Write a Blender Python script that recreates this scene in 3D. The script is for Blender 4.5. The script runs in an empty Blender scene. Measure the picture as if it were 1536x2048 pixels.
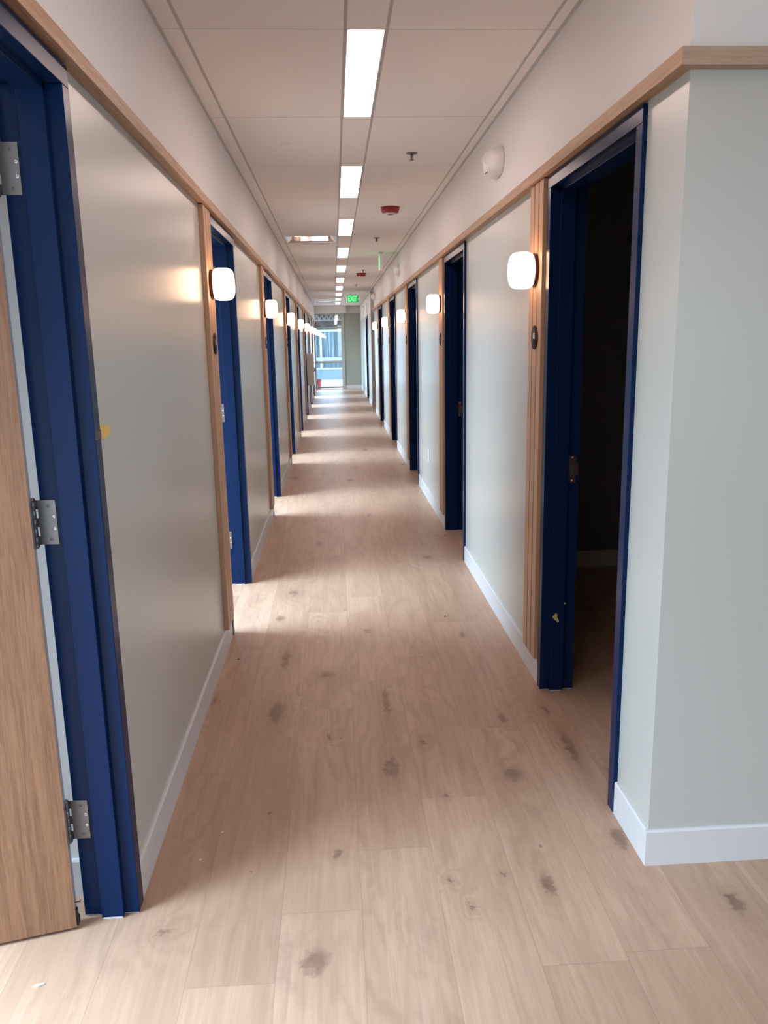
import bpy, bmesh, math, random
from mathutils import Vector, Matrix, Euler
random.seed(7)
scene = bpy.context.scene
PI = math.pi

# ------------------------------------------------------------------ camera
F_PX, PITCH, YAW, ROLL, CAM_H = 1609.0, math.radians(12.037), math.radians(3.258), math.radians(-1.112), 1.587
cy, sy, cp, sp = math.cos(YAW), math.sin(YAW), math.cos(PITCH), math.sin(PITCH)
fwd = Vector((sy*cp, cy*cp, -sp)); rgt = Vector((cy, -sy, 0)); upv = rgt.cross(fwd)
cr, sr = math.cos(ROLL), math.sin(ROLL)
r2 = cr*rgt + sr*upv; u2 = -sr*rgt + cr*upv
cam_data = bpy.data.cameras.new('camera'); cam = bpy.data.objects.new('camera', cam_data)
scene.collection.objects.link(cam); scene.camera = cam
M = Matrix((r2, u2, -fwd)).transposed().to_4x4(); M.translation = Vector((0, 0, CAM_H)); cam.matrix_world = M
cam_data.sensor_fit = 'VERTICAL'; cam_data.sensor_height = 24.0
cam_data.lens = F_PX/2048*24.0; cam_data.clip_start = 0.05; cam_data.clip_end = 200

# ------------------------------------------------------------------ light, exposure
EXPOSURE = 0.0
PANEL_E, PANEL_C = 16.0, (1.0, 0.77, 0.69)
SCONCE_E, SCONCE_C = 11.0, (1.0, 0.62, 0.40)
DAY_C = (0.57, 0.80, 1.0)
ROOM_W, LOBBY_W, END_W = 290.0, 27.0, 20.0
TILT = math.radians(54)              # sky light falls in from above
vs = scene.view_settings
vs.view_transform = 'Standard'; vs.look = 'None'; vs.gamma = 1.0; vs.use_curve_mapping = False; vs.exposure = EXPOSURE
scene.render.film_transparent = False
scene.cycles.use_denoising = True
scene.cycles.max_bounces = 8; scene.cycles.diffuse_bounces = 5; scene.cycles.glossy_bounces = 4
scene.cycles.transparent_max_bounces = 8; scene.cycles.sample_clamp_indirect = 4.0
world = bpy.data.worlds.new('sky'); scene.world = world; world.use_nodes = True
bg = world.node_tree.nodes['Background']; bg.inputs[0].default_value = (0.72, 0.87, 1.0, 1); bg.inputs[1].default_value = 3.2

def area_light(name, loc, size, rot, power, color):
    l = bpy.data.lights.new(name, 'AREA'); l.shape = 'RECTANGLE'; l.size, l.size_y = size
    l.energy = power; l.color = color; l.spread = math.radians(125)
    o = bpy.data.objects.new(name, l); scene.collection.objects.link(o); o.location = loc; o.rotation_euler = rot
    return o

# ------------------------------------------------------------------ layout numbers (metres)
XL, XR = -0.618, 0.908            # faces of the corridor walls
WT = 0.125                        # wall thickness
ZC = 2.742                        # ceiling
YC = 2.14                         # near corner of the right wall
YE = 27.82                        # end wall
DW = 1.040                        # outer width of a door frame
L_FAR = [2.100, 5.305, 8.41, 11.68, 14.78, 17.98, 21.12, 24.25, 27.30]
R_NEAR = [2.412, 5.610, 8.840, 12.010, 15.240, 21.80]
OPEN0, OPEN1 = 18.30, 19.95       # side opening in the right wall
TR0, TR1 = 2.233, 2.274           # wood ledge bottom / top
WXL = -3.35                       # window wall of the left rooms
HEAD = 2.2285                      # top of door frames

# window daylight: one soft lamp in every window opening of the left rooms
for f in L_FAR:
    area_light('room_daylight', (WXL+0.30, f-1.25, 1.78), (1.5, 2.1), (0, -PI/2+TILT, 0), ROOM_W, DAY_C)
area_light('lobby_daylight', (2.6, -4.6, 1.6), (4.6, 2.2), (PI/2-TILT, 0, 0), LOBBY_W, (0.42, 0.72, 1.0))
area_light('lobby_side_daylight', (5.6, -1.2, 1.6), (2.2, 3.6), (0, PI/2-TILT, 0), LOBBY_W*0.5, (0.45, 0.74, 1.0))
area_light('end_daylight', (-0.18, YE+0.25, 1.25), (0.8, 2.3), (-PI/2, 0, 0), END_W, DAY_C)

# ------------------------------------------------------------------ materials
def mat(name, col=(0.8, 0.8, 0.8), rough=0.5, metal=0.0, spec=0.5, emis=None, estr=0.0, coat=0.0):
    m = bpy.data.materials.new(name); m.use_nodes = True
    b = m.node_tree.nodes['Principled BSDF']
    b.inputs['Base Color'].default_value = (*col, 1); b.inputs['Roughness'].default_value = rough
    b.inputs['Metallic'].default_value = metal; b.inputs['Specular IOR Level'].default_value = spec
    b.inputs['Coat Weight'].default_value = coat
    if emis: b.inputs['Emission Color'].default_value = (*emis, 1); b.inputs['Emission Strength'].default_value = estr
    return m
class NT:
    def __init__(s, m): s.t = m.node_tree; s.b = s.t.nodes['Principled BSDF']
    def n(s, typ, **kw):
        x = s.t.nodes.new(typ)
        for k, v in kw.items():
            if k.startswith('i_'): x.inputs[int(k[2:]) if k[2:].isdigit() else k[2:]].default_value = v
            else: setattr(x, k, v)
        return x
    def l(s, a, b): s.t.links.new(a, b)
    def math(s, op, a, b=None, c=None, clamp=False):
        x = s.n('ShaderNodeMath', operation=op, use_clamp=clamp)
        for i, v in enumerate((a, b, c)):
            if v is None: continue
            if isinstance(v, (int, float)): x.inputs[i].default_value = v
            else: s.l(v, x.inputs[i])
        return x.outputs[0]
    def mix(s, fac, a, b, mode='MIX'):
        x = s.n('ShaderNodeMix', data_type='RGBA', blend_type=mode)
        for i, v in ((0, fac), (6, a), (7, b)):
            if isinstance(v, (int, float)): x.inputs[i].default_value = v
            elif isinstance(v, tuple): x.inputs[i].default_value = (*v, 1) if len(v) == 3 else v
            else: s.l(v, x.inputs[i])
        return x.outputs[2]
    def ramp(s, fac, stops):
        x = s.n('ShaderNodeValToRGB'); e = x.color_ramp.elements
        while len(e) < len(stops): e.new(0.5)
        for i, (p, c) in enumerate(stops): e[i].position = p; e[i].color = (*c, 1) if len(c) == 3 else c
        s.l(fac, x.inputs[0]); return x.outputs[0]
    def noise(s, vec, scale, detail=4, rough=0.5, dist=0.0):
        x = s.n('ShaderNodeTexNoise'); s.l(vec, x.inputs['Vector'])
        x.inputs['Scale'].default_value = scale; x.inputs['Detail'].default_value = detail
        x.inputs['Roughness'].default_value = rough; x.inputs['Distortion'].default_value = dist
        return x.outputs[0]
    def mapping(s, vec, scale=(1, 1, 1), loc=(0, 0, 0)):
        x = s.n('ShaderNodeMapping'); s.l(vec, x.inputs[0]); x.inputs['Scale'].default_value = scale
        x.inputs['Location'].default_value = loc; return x.outputs[0]
    def bump(s, h, strength=0.1, dist=0.002):
        x = s.n('ShaderNodeBump'); x.inputs['Strength'].default_value = strength; x.inputs['Distance'].default_value = dist
        s.l(h, x.inputs['Height']); s.l(x.outputs[0], s.b.inputs['Normal'])

def painted(name, col, rough, spec=0.5, scale=60):
    m = mat(name, col, rough, spec=spec); t = NT(m)
    g = t.n('ShaderNodeNewGeometry').outputs['Position']
    nz = t.noise(g, scale, 3)
    big = t.noise(g, 1.3, 2)
    t.l(t.mix(big, tuple(c*0.975 for c in col), tuple(min(1, c*1.02) for c in col)), t.b.inputs['Base Color'])
    t.bump(nz, 0.05, 0.0006)
    return m
M_WHITE = painted('white_wall_paint', (0.72, 0.69, 0.675), 0.5, 0.35)
M_SAGE = painted('pale_sage_eggshell_paint', (0.475, 0.47, 0.435), 0.30, 0.5)
M_DIM = painted('unlit_room_grey', (0.16, 0.16, 0.17), 0.6)  # right rooms look unlit because the darkness is in this grey
M_BASE = painted('baseboard_white', (0.60, 0.585, 0.59), 0.42)
M_TILE = painted('ceiling_tile', (0.80, 0.745, 0.715), 0.9, 0.2, 300)
M_BAR = mat('ceiling_bar', (0.47, 0.45, 0.44), 0.6)
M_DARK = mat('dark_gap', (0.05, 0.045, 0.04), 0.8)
M_BLUE = painted('navy_gloss_enamel', (0.0030, 0.0150, 0.060), 0.25, 0.13, 90)
M_GROOVE_SHADE = mat('painted_groove_shade', (0.05, 0.022, 0.013), 0.8, spec=0.1)  # brown carries the shade inside the slat grooves
M_CHIP = mat('unpainted_frame_foot', (0.5, 0.5, 0.52), 0.6)
M_STEEL = mat('satin_steel', (0.20, 0.20, 0.205), 0.42, 0.8)
M_STEELD = mat('dark_hinge_pin', (0.16, 0.155, 0.17), 0.35, 0.9)
M_SCREW = mat('bright_screw', (0.8, 0.8, 0.8), 0.3, 0.9)
M_BRASS = mat('bronze_strike', (0.14, 0.09, 0.075), 0.4, 0.9)
M_BRONZE = mat('dark_bronze', (0.075, 0.030, 0.028), 0.35, 0.3)
M_PLAQUE = mat('dark_brown_plaque', (0.028, 0.018, 0.014), 0.5, spec=0.05)
M_PLASTIC = mat('white_plastic', (0.78, 0.75, 0.73), 0.35)
M_LENS = mat('lens_plastic', (0.6, 0.56, 0.53), 0.15)
M_RED = mat('red_plastic', (0.26, 0.012, 0.016), 0.35)
M_RUBBER = mat('black_rubber', (0.01, 0.01, 0.01), 0.5)
M_TEXT = mat('white_lettering', (0.85, 0.85, 0.83), 0.4, emis=None)
M_TAPE = mat('yellow_masking_tape', (0.72, 0.50, 0.13), 0.6)
M_TAPE2 = mat('dull_yellow_tape', (0.50, 0.42, 0.16), 0.6)
M_EDGE = mat('grey_door_edge', (0.34, 0.30, 0.33), 0.4)
M_CAB = mat('beige_metal_cabinet', (0.52, 0.47, 0.42), 0.5)
M_PANEL = mat('led_panel_diffuser', (0.9, 0.9, 0.9), 0.5, emis=PANEL_C, estr=PANEL_E)
M_SHADE = mat('lit_opal_shade', (0.95, 0.93, 0.9), 0.25, emis=SCONCE_C, estr=SCONCE_E)
M_GREEN = mat('lit_green_exit_letters', (0.02, 0.5, 0.1), 0.4, emis=(0.22, 1.0, 0.36), estr=1.25)
M_EXIT = mat('exit_panel_face', (0.03, 0.30, 0.09), 0.3, emis=(0.01, 0.5, 0.12), estr=0.45)
M_ALU = painted('grey_window_frame', (0.45, 0.45, 0.43), 0.45)
M_CHROME = mat('polished_diffuser', (0.75, 0.72, 0.72), 0.12, 1.0)
M_BAG = mat('pale_outdoor_render', (0.35, 0.50, 0.56), 0.7)
M_DEBRIS_D = mat('dark_debris', (0.05, 0.035, 0.03), 0.8)
M_DEBRIS_L = mat('pale_wood_chip', (0.75, 0.62, 0.5), 0.8)

def wood(name, c1, c2, axis, rough=0.5, coarse=1.0):
    m = mat(name, c1, rough); t = NT(m)
    co = t.n('ShaderNodeTexCoord').outputs['Object']
    sc = {'Y': (28, 1.0, 28), 'Z': (28, 28, 1.0), 'X': (1.0, 28, 28)}[axis]
    v = t.mapping(co, tuple(s*coarse for s in sc))
    n1 = t.noise(v, 2.0, 6, 0.65, 0.6); n2 = t.noise(t.mapping(v, (3.5, 3.5, 3.5) if axis else None), 3.0, 4, 0.6)
    v3 = t.mapping(co, tuple(s*0.12 for s in sc)); n3 = t.noise(v3, 2.0, 3, 0.5, 1.2)
    f = t.math('ADD', t.math('MULTIPLY', n1, 0.6), t.math('MULTIPLY', n2, 0.4))
    col = t.ramp(f, [(0.38, c2), (0.58, c1)])
    col = t.mix(t.math('MULTIPLY', n3, 0.35), col, tuple(c*0.78 for c in c1))
    t.l(col, t.b.inputs['Base Color']); t.bump(f, 0.15, 0.0008)
    return m
M_OAKY = wood('oak_ledge', (0.50, 0.295, 0.175), (0.28, 0.155, 0.088), 'Y')
M_OAKX = wood('oak_ledge_return', (0.46, 0.315, 0.22), (0.33, 0.21, 0.14), 'X')
M_OAKZ = wood('oak_slat', (0.53, 0.31, 0.19), (0.38, 0.21, 0.125), 'Z')
M_DOOR = wood('oak_door_veneer', (0.29, 0.145, 0.078), (0.14, 0.065, 0.036), 'Z', 0.5, 1.5)

# (x, y, half width, half length, strength) of the larger knots, metres
KNOTS = [(-0.302, 3.293, 0.031, 0.105, 1), (-0.296, 3.901, 0.031, 0.192, 0.7), (0.185, 3.344, 0.02, 0.215, 0.7), (0.168, 2.782, 0.03, 0.078, 1), (-0.039, 2.277, 0.022, 0.03, 0.9), (-0.097, 1.826, 0.05, 0.076, 0.7), (0.306, 2.96, 0.02, 0.04, 0.7), (0.881, 2.868, 0.023, 0.184, 0.7), (0.613, 2.693, 0.041, 0.061, 0.8), (0.583, 2.065, 0.021, 0.051, 0.9), (0.87, 2.275, 0.029, 0.061, 0.9), (1.091, 1.948, 0.025, 0.043, 0.9), (-0.523, 1.966, 0.03, 0.031, 0.6), (-0.367, 4.527, 0.029, 0.052, 0.9), (-0.308, 5.011, 0.039, 0.084, 0.8), (0.137, 4.261, 0.033, 0.047, 0.6), (0.669, 3.144, 0.021, 0.063, 0.8), (-0.591, 3.449, 0.023, 0.103, 0.5), (-0.066, 3.042, 0.012, 0.025, 0.8), (-0.271, 2.523, 0.012, 0.018, 0.8), (-0.082, 3.676, 0.073, 0.082, 0.5), (0.868, 3.2, 0.022, 0.065, 0.6), (0.646, 5.762, 0.052, 0.069, 0.7), (-0.162, 6.297, 0.032, 0.065, 0.7), (0.297, 2.117, 0.012, 0.015, 0.7), (0.346, 1.999, 0.012, 0.015, 0.8), (0.345, 2.576, 0.012, 0.022, 0.7), (0.466, 2.126, 0.012, 0.018, 0.8), (1.208, 4.237, 0.033, 0.063, 0.6), (0.654, 4.141, 0.027, 0.06, 0.6), (0.138, 9.282, 0.052, 0.103, 0.7), (0.412, 11.885, 0.059, 0.166, 0.7)]
def floor_mat():
    m = mat('oak_vinyl_plank', (0.5, 0.37, 0.29), 0.42, spec=0.45); t = NT(m)
    uv = t.n('ShaderNodeUVMap').outputs[0]                       # u across plank (m), v along plank (m)
    rnd = t.n('ShaderNodeAttribute', attribute_name='plank'); rc = t.n('ShaderNodeSeparateColor'); t.l(rnd.outputs['Color'], rc.inputs[0])
    r, g, b_ = rc.outputs[0], rc.outputs[1], rc.outputs[2]
    pos = t.n('ShaderNodeNewGeometry').outputs['Position']
    off = t.n('ShaderNodeCombineXYZ'); t.l(t.math('MULTIPLY', r, 37.0), off.inputs[0]); t.l(t.math('MULTIPLY', g, 53.0), off.inputs[1]); t.l(t.math('MULTIPLY', b_, 11.0), off.inputs[2])
    va = t.n('ShaderNodeVectorMath', operation='ADD'); t.l(pos, va.inputs[0]); t.l(off.outputs[0], va.inputs[1]); P = va.outputs[0]
    # knots: elongated voronoi cells, only a few of them kept
    kv = t.mapping(P, (4.4, 1.9, 1)); vor = t.n('ShaderNodeTexVoronoi', feature='F1'); vor.inputs['Scale'].default_value = 1.0
    vor.inputs['Randomness'].default_value = 1.0
    wob = t.n('ShaderNodeTexNoise'); wob.inputs['Scale'].default_value = 5.0; wob.inputs['Detail'].default_value = 3; t.l(kv, wob.inputs['Vector'])
    wv = t.n('ShaderNodeVectorMath', operation='MULTIPLY_ADD'); t.l(wob.outputs['Color'], wv.inputs[0]); wv.inputs[1].default_value = (0.40, 0.30, 0.0); t.l(kv, wv.inputs[2])
    t.l(wv.outputs[0], vor.inputs['Vector'])
    d = vor.outputs['Distance']; cc = t.n('ShaderNodeSeparateColor'); t.l(vor.outputs['Color'], cc.inputs[0])
    keep = t.math('GREATER_THAN', cc.outputs[0], 0.72); big = t.math('GREATER_THAN', cc.outputs[1], 0.55)
    wn = t.n('ShaderNodeTexNoise'); wn.inputs['Scale'].default_value = 24.0; wn.inputs['Detail'].default_value = 7; wn.inputs['Roughness'].default_value = 0.7; t.l(pos, wn.inputs['Vector'])
    wp = t.n('ShaderNodeVectorMath', operation='MULTIPLY_ADD'); t.l(wn.outputs['Color'], wp.inputs[0]); wp.inputs[1].default_value = (0.085, 0.13, 0.0); t.l(pos, wp.inputs[2])
    kd = None
    for (kx, ky, ka, kb, ks) in KNOTS:
        q = t.mapping(wp.outputs[0], (1/ka, 1/kb, 0), (-(kx+0.0425)/ka, -(ky+0.065)/kb, 0))
        ln = t.n('ShaderNodeVectorMath', operation='LENGTH'); t.l(q, ln.inputs[0])
        dd = t.math('ADD', ln.outputs['Value'], (1-ks)*0.9)
        kd = dd if kd is None else t.math('MINIMUM', kd, dd)
    # grain that bends round the knots
    bend = t.math('MULTIPLY', t.math('POWER', 2.718, t.math('MULTIPLY', t.math('MULTIPLY', d, d), -7.0)), keep)
    sx = t.n('ShaderNodeSeparateXYZ'); t.l(P, sx.inputs[0])
    warp = t.noise(t.mapping(P, (3.0, 0.8, 1)), 1.6, 3, 0.5)
    ringc = t.math('ADD', t.math('ADD', t.math('MULTIPLY', sx.outputs[0], 34.0), t.math('MULTIPLY', warp, 16.0)), t.math('MULTIPLY', bend, 13.0))
    ringc = t.math('ADD', ringc, t.math('MULTIPLY', t.math('POWER', 2.718, t.math('MULTIPLY', kd, -0.45)), 12.0))
    ring = t.math('MULTIPLY_ADD', t.math('SINE', t.math('MULTIPLY', ringc, 2.2)), 0.5, 0.5)
    fine = t.noise(t.mapping(P, (150, 6, 1)), 1.0, 4, 0.65)
    fine2 = t.noise(t.mapping(P, (45, 2.2, 1)), 1.0, 5, 0.6, 0.8)
    cloud = t.noise(t.mapping(P, (5, 1.1, 1)), 1.0, 4, 0.6, 0.5)
    base = t.mix(r, (0.47, 0.305, 0.213), (0.53, 0.35, 0.25))
    base = t.mix(t.math('MULTIPLY', t.ramp(cloud, [(0.40, (0, 0, 0)), (0.68, (1, 1, 1))]), 0.55), base, (0.33, 0.195, 0.128))
    cath = t.math('MULTIPLY', t.math('POWER', ring, 2.0), t.ramp(warp, [(0.42, (0.12, 0.12, 0.12)), (0.60, (1, 1, 1))]))
    base = t.mix(t.math('MULTIPLY', cath, 0.40), base, (0.30, 0.18, 0.125))
    base = t.mix(t.math('MULTIPLY', t.ramp(fine, [(0.45, (0, 0, 0)), (0.72, (1, 1, 1))]), 0.42), base, (0.36, 0.225, 0.155))
    base = t.mix(t.math('MULTIPLY', t.ramp(fine2, [(0.48, (0, 0, 0)), (0.72, (1, 1, 1))]), 0.45), base, (0.35, 0.215, 0.15))
    base = t.mix(t.math('MULTIPLY', t.ramp(t.noise(t.mapping(P, (70, 2.4, 1)), 1.0, 3, 0.6), [(0.52, (0, 0, 0)), (0.75, (1, 1, 1))]), 0.16), base, (0.72, 0.54, 0.43))
    halo = t.math('MULTIPLY', t.math('SUBTRACT', 1.0, t.math('DIVIDE', d, t.math('MULTIPLY_ADD', big, 0.20, 0.20)), clamp=True), keep, clamp=True)
    core = t.math('MULTIPLY', t.math('SUBTRACT', 1.0, t.math('DIVIDE', d, t.math('MULTIPLY_ADD', big, 0.07, 0.085)), clamp=True), keep, clamp=True)
    base = t.mix(t.math('MULTIPLY', halo, 0.75), base, (0.30, 0.19, 0.135))
    base = t.mix(t.math('MULTIPLY', t.math('POWER', core, 0.6), 0.85), base, (0.13, 0.075, 0.055))
    kh = t.math('SUBTRACT', 1.0, t.math('DIVIDE', kd, 3.2), clamp=True); kc = t.math('MULTIPLY', t.math('SUBTRACT', 1.15, kd), 2.0, clamp=True)
    base = t.mix(t.math('MULTIPLY', t.math('POWER', kh, 1.5), 0.50), base, (0.30, 0.175, 0.118))
    base = t.mix(t.math('MULTIPLY', t.math('MULTIPLY', kc, t.math('MULTIPLY_ADD', wn.outputs[0], 1.6, -0.05)), 0.74), base, (0.125, 0.062, 0.042))
    # small pin knots
    v2 = t.n('ShaderNodeTexVoronoi', feature='F1'); v2.inputs['Scale'].default_value = 1.0; t.l(t.mapping(P, (7.5, 5.0, 1)), v2.inputs['Vector'])
    c2 = t.n('ShaderNodeSeparateColor'); t.l(v2.outputs['Color'], c2.inputs[0])
    pin = t.math('MULTIPLY', t.math('LESS_THAN', v2.outputs['Distance'], 0.045), t.math('GREATER_THAN', c2.outputs[0], 0.72))
    base = t.mix(t.math('MULTIPLY', pin, 0.6), base, (0.16, 0.1, 0.075))
    # joints
    us = t.n('ShaderNodeSeparateXYZ'); t.l(uv, us.inputs[0]); u, v = us.outputs[0], us.outputs[1]
    a1 = t.n('ShaderNodeAttribute', attribute_name='plen')
    e1 = t.math('MINIMUM', u, t.math('SUBTRACT', PW, u)); e2 = t.math('MINIMUM', v, t.math('SUBTRACT', a1.outputs['Fac'], v))
    seam = t.math('LESS_THAN', t.math('MINIMUM', e1, e2), 0.0011)
    base = t.mix(t.math('MULTIPLY', seam, 0.32), base, (0.17, 0.10, 0.07))
    t.l(base, t.b.inputs['Base Color'])
    t.l(t.math('MULTIPLY_ADD', fine2, 0.15, 0.34), t.b.inputs['Roughness'])
    t.bump(t.math('SUBTRACT', fine, t.math('MULTIPLY', seam, 2.0)), 0.08, 0.0008)
    return m
PW = 0.2286
M_FLOOR = floor_mat()

def ragged():
    """white paint cut in over the sage wall, edge left unfinished"""
    m = mat('unfinished_white_cut_in', (0.6, 0.6, 0.6), 0.45); t = NT(m)
    pos = t.n('ShaderNodeNewGeometry').outputs['Position']; s = t.n('ShaderNodeSeparateXYZ'); t.l(pos, s.inputs[0])
    nz = t.noise(t.mapping(pos, (9, 1.6, 0.6)), 1.6, 4, 0.6)
    edge = t.math('MULTIPLY_ADD', nz, 0.55, 1.98)
    f = t.math('GREATER_THAN', s.outputs[2], edge)
    t.l(t.mix(f, (0.475, 0.47, 0.435), (0.76, 0.74, 0.73)), t.b.inputs['Base Color'])
    return m
M_RAG = ragged()
M_SAGE_D = painted('deeper_sage_end_wall', (0.33, 0.36, 0.315), 0.4)  # end wall colour, a darker sage than the corridor walls

def glass(name, tint=(0.92, 0.97, 1.0), refl=0.10):
    m = bpy.data.materials.new(name); m.use_nodes = True; nt = m.node_tree; nt.nodes.clear()
    o = nt.nodes.new('ShaderNodeOutputMaterial'); mx = nt.nodes.new('ShaderNodeMixShader'); tr = nt.nodes.new('ShaderNodeBsdfTransparent')
    gl = nt.nodes.new('ShaderNodeBsdfGlossy'); gl.inputs['Roughness'].default_value = 0.02; tr.inputs[0].default_value = (*tint, 1)
    fr = nt.nodes.new('ShaderNodeLayerWeight'); fr.inputs[0].default_value = 0.2
    ad = nt.nodes.new('ShaderNodeMath'); ad.operation = 'MULTIPLY_ADD'; ad.inputs[1].default_value = 0.9; ad.inputs[2].default_value = refl; ad.use_clamp = True
    nt.links.new(fr.outputs['Fresnel'], ad.inputs[0]); nt.links.new(ad.outputs[0], mx.inputs[0])
    nt.links.new(tr.outputs[0], mx.inputs[1]); nt.links.new(gl.outputs[0], mx.inputs[2]); nt.links.new(mx.outputs[0], o.inputs[0])
    return m
M_GLASS = glass('window_glass'); M_GLASS_D = glass('tinted_transom_glass', (0.55, 0.6, 0.62), 0.25)

# ------------------------------------------------------------------ mesh helpers
def box(bm, x0, x1, y0, y1, z0, z1, mi=0, bev=0.0):
    x0, x1 = min(x0, x1), max(x0, x1); y0, y1 = min(y0, y1), max(y0, y1); z0, z1 = min(z0, z1), max(z0, z1)
    r = bmesh.ops.create_cube(bm, size=1.0, matrix=Matrix.Translation(((x0+x1)/2, (y0+y1)/2, (z0+z1)/2)) @ Matrix.Diagonal((x1-x0, y1-y0, z1-z0, 1)))
    vs_ = r['verts']; fs = set(f for v in vs_ for f in v.link_faces)
    for f in fs: f.material_index = mi
    if bev > 0:
        es = list(set(e for v in vs_ for e in v.link_edges))
        rb = bmesh.ops.bevel(bm, geom=es, offset=bev, segments=2, profile=0.5, affect='EDGES')
        for f in rb['faces']: f.material_index = mi
def lathe(bm, prof, center, axis, segs=40, mi=0, smooth=True):
    """prof: list of (distance along axis, radius)"""
    a = Vector(axis).normalized(); t = Vector((0, 0, 1)) if abs(a.z) < 0.9 else Vector((1, 0, 0))
    e1 = a.cross(t).normalized(); e2 = a.cross(e1); c = Vector(center); rings = []
    for d, r in prof:
        if r < 1e-6: rings.append([bm.verts.new(c + a*d)])
        else: rings.append([bm.verts.new(c + a*d + (e1*math.cos(2*PI*i/segs) + e2*math.sin(2*PI*i/segs))*r) for i in range(segs)])
    fs = []
    for A, B in zip(rings, rings[1:]):
        for i in range(segs):
            j = (i+1) % segs
            if len(A) == 1 and len(B) == 1: continue
            if len(A) == 1: fs.append(bm.faces.new((A[0], B[i], B[j])))
            elif len(B) == 1: fs.append(bm.faces.new((A[i], B[0], A[j])))
            else: fs.append(bm.faces.new((A[i], B[i], B[j], A[j])))
    for ring, rev in ((rings[0], False), (rings[-1], True)):
        if len(ring) > 1: fs.append(bm.faces.new(ring if rev else ring[::-1]))
    for f in fs: f.material_index = mi; f.smooth = smooth
    return fs
def prism(bm, pts, axis_vec, origin, u, v, mi=0):
    """extrude polygon pts (a,b) in plane (u,v) at origin along axis_vec"""
    o = Vector(origin); u = Vector(u); v = Vector(v); ax = Vector(axis_vec)
    A = [bm.verts.new(o + u*a + v*b) for a, b in pts]; B = [bm.verts.new(p.co + ax) for p in A]
    fs = [bm.faces.new(A[::-1]), bm.faces.new(B)]
    n = len(A)
    for i in range(n): fs.append(bm.faces.new((A[i], A[(i+1) % n], B[(i+1) % n], B[i])))
    for f in fs: f.material_index = mi
def make(name, bm, mats, parent=None, loc=None, kind=None, label=None, cat=None, group=None):
    bmesh.ops.recalc_face_normals(bm, faces=bm.faces[:])
    me = bpy.data.meshes.new(name); 
    if loc is not None: bmesh.ops.translate(bm, verts=bm.verts[:], vec=-Vector(loc))
    bm.to_mesh(me); bm.free()
    for m in (mats if isinstance(mats, (list, tuple)) else [mats]): me.materials.append(m)
    o = bpy.data.objects.new(name, me); scene.collection.objects.link(o)
    if loc is not None: o.location = loc
    if parent is not None: o.parent = parent
    tag(o, label, cat, group, kind)
    return o
def tag(o, label=None, cat=None, group=None, kind=None):
    if label: o['label'] = label
    if cat: o['category'] = cat
    if group: o['group'] = group
    if kind: o['kind'] = kind
    return o
def empty(name, loc, label, cat, group=None, kind=None):
    o = bpy.data.objects.new(name, None); scene.collection.objects.link(o); o.location = loc; o.empty_display_size = 0.05
    return tag(o, label, cat, group, kind)
def local(bm_fn, name, mats, parent, label=None):
    """mesh built in the parent's local space"""
    bm = bmesh.new(); bm_fn(bm); bmesh.ops.recalc_face_normals(bm, faces=bm.faces[:])
    me = bpy.data.meshes.new(name); bm.to_mesh(me); bm.free()
    for m in (mats if isinstance(mats, (list, tuple)) else [mats]): me.materials.append(m)
    o = bpy.data.objects.new(name, me); scene.collection.objects.link(o); o.parent = parent
    if label: o['label'] = label
    return o
def copy_tree(o, parent=None):
    c = o.copy(); scene.collection.objects.link(c)
    if parent is not None: c.parent = parent
    for ch in [k for k in bpy.data.objects if k.parent == o]: copy_tree(ch, c)
    return c
def text_mesh(body, size, depth, name, m, parent, loc, rot, sx=1.0, bold=0.0):
    cu = bpy.data.curves.new('t', 'FONT'); cu.body = body; cu.size = size; cu.extrude = depth; cu.offset = bold
    cu.align_x = 'CENTER'; cu.align_y = 'CENTER'
    tmp = bpy.data.objects.new('t', cu); scene.collection.objects.link(tmp)
    dg = bpy.context.evaluated_depsgraph_get(); me = bpy.data.meshes.new_from_object(tmp.evaluated_get(dg))
    bpy.data.objects.remove(tmp); bpy.data.curves.remove(cu)
    me.materials.clear(); me.materials.append(m)
    o = bpy.data.objects.new(name, me); scene.collection.objects.link(o); o.parent = parent
    o.location = loc; o.rotation_euler = rot; o.scale = (sx, 1, 1)
    return o
ORD = ['first', 'second', 'third', 'fourth', 'fifth', 'sixth', 'seventh', 'eighth', 'ninth', 'tenth']

# ------------------------------------------------------------------ floor
bm = bmesh.new(); uvl = bm.loops.layers.uv.new('UVMap'); cl = bm.loops.layers.color.new('plank'); pl = bm.faces.layers.float.new('plen')
X0, X1, Y0, Y1 = -4.3, 6.15, -5.15, YE+0.02
PL = 1.30
fixed = {0: 2.283, -1: 3.31, -2: 3.06, -3: 2.80, 2: 3.06, 1: 2.56, 3: 1.79}
k0 = math.floor((X0-0.030)/PW); k1 = math.ceil((X1-0.030)/PW)
for k in range(k0, k1):
    x0 = 0.030 + k*PW; x1 = x0+PW
    ph = fixed.get(k, random.uniform(0, PL)); y = ph - PL*math.ceil((ph-Y0)/PL)
    while y < Y1:
        a0, a1 = max(y, Y0), min(y+PL, Y1); b0, b1 = max(x0, X0), min(x1, X1)
        if a1 > a0 and b1 > b0:
            f = bm.faces.new([bm.verts.new((p, q, 0)) for p, q in ((b0, a0), (b1, a0), (b1, a1), (b0, a1))])
            c = (random.random(), random.random(), random.random(), 1)
            for lp in f.loops: lp[uvl].uv = (lp.vert.co.x-x0, lp.vert.co.y-y); lp[cl] = c
            f[pl] = PL
        y += PL
box(bm, X0, X1, Y0, Y1, -0.2, -0.002, 1)
make('floor', bm, [M_FLOOR, M_DARK], kind='structure', label='light oak plank floor running down the corridor', cat='floor')

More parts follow.
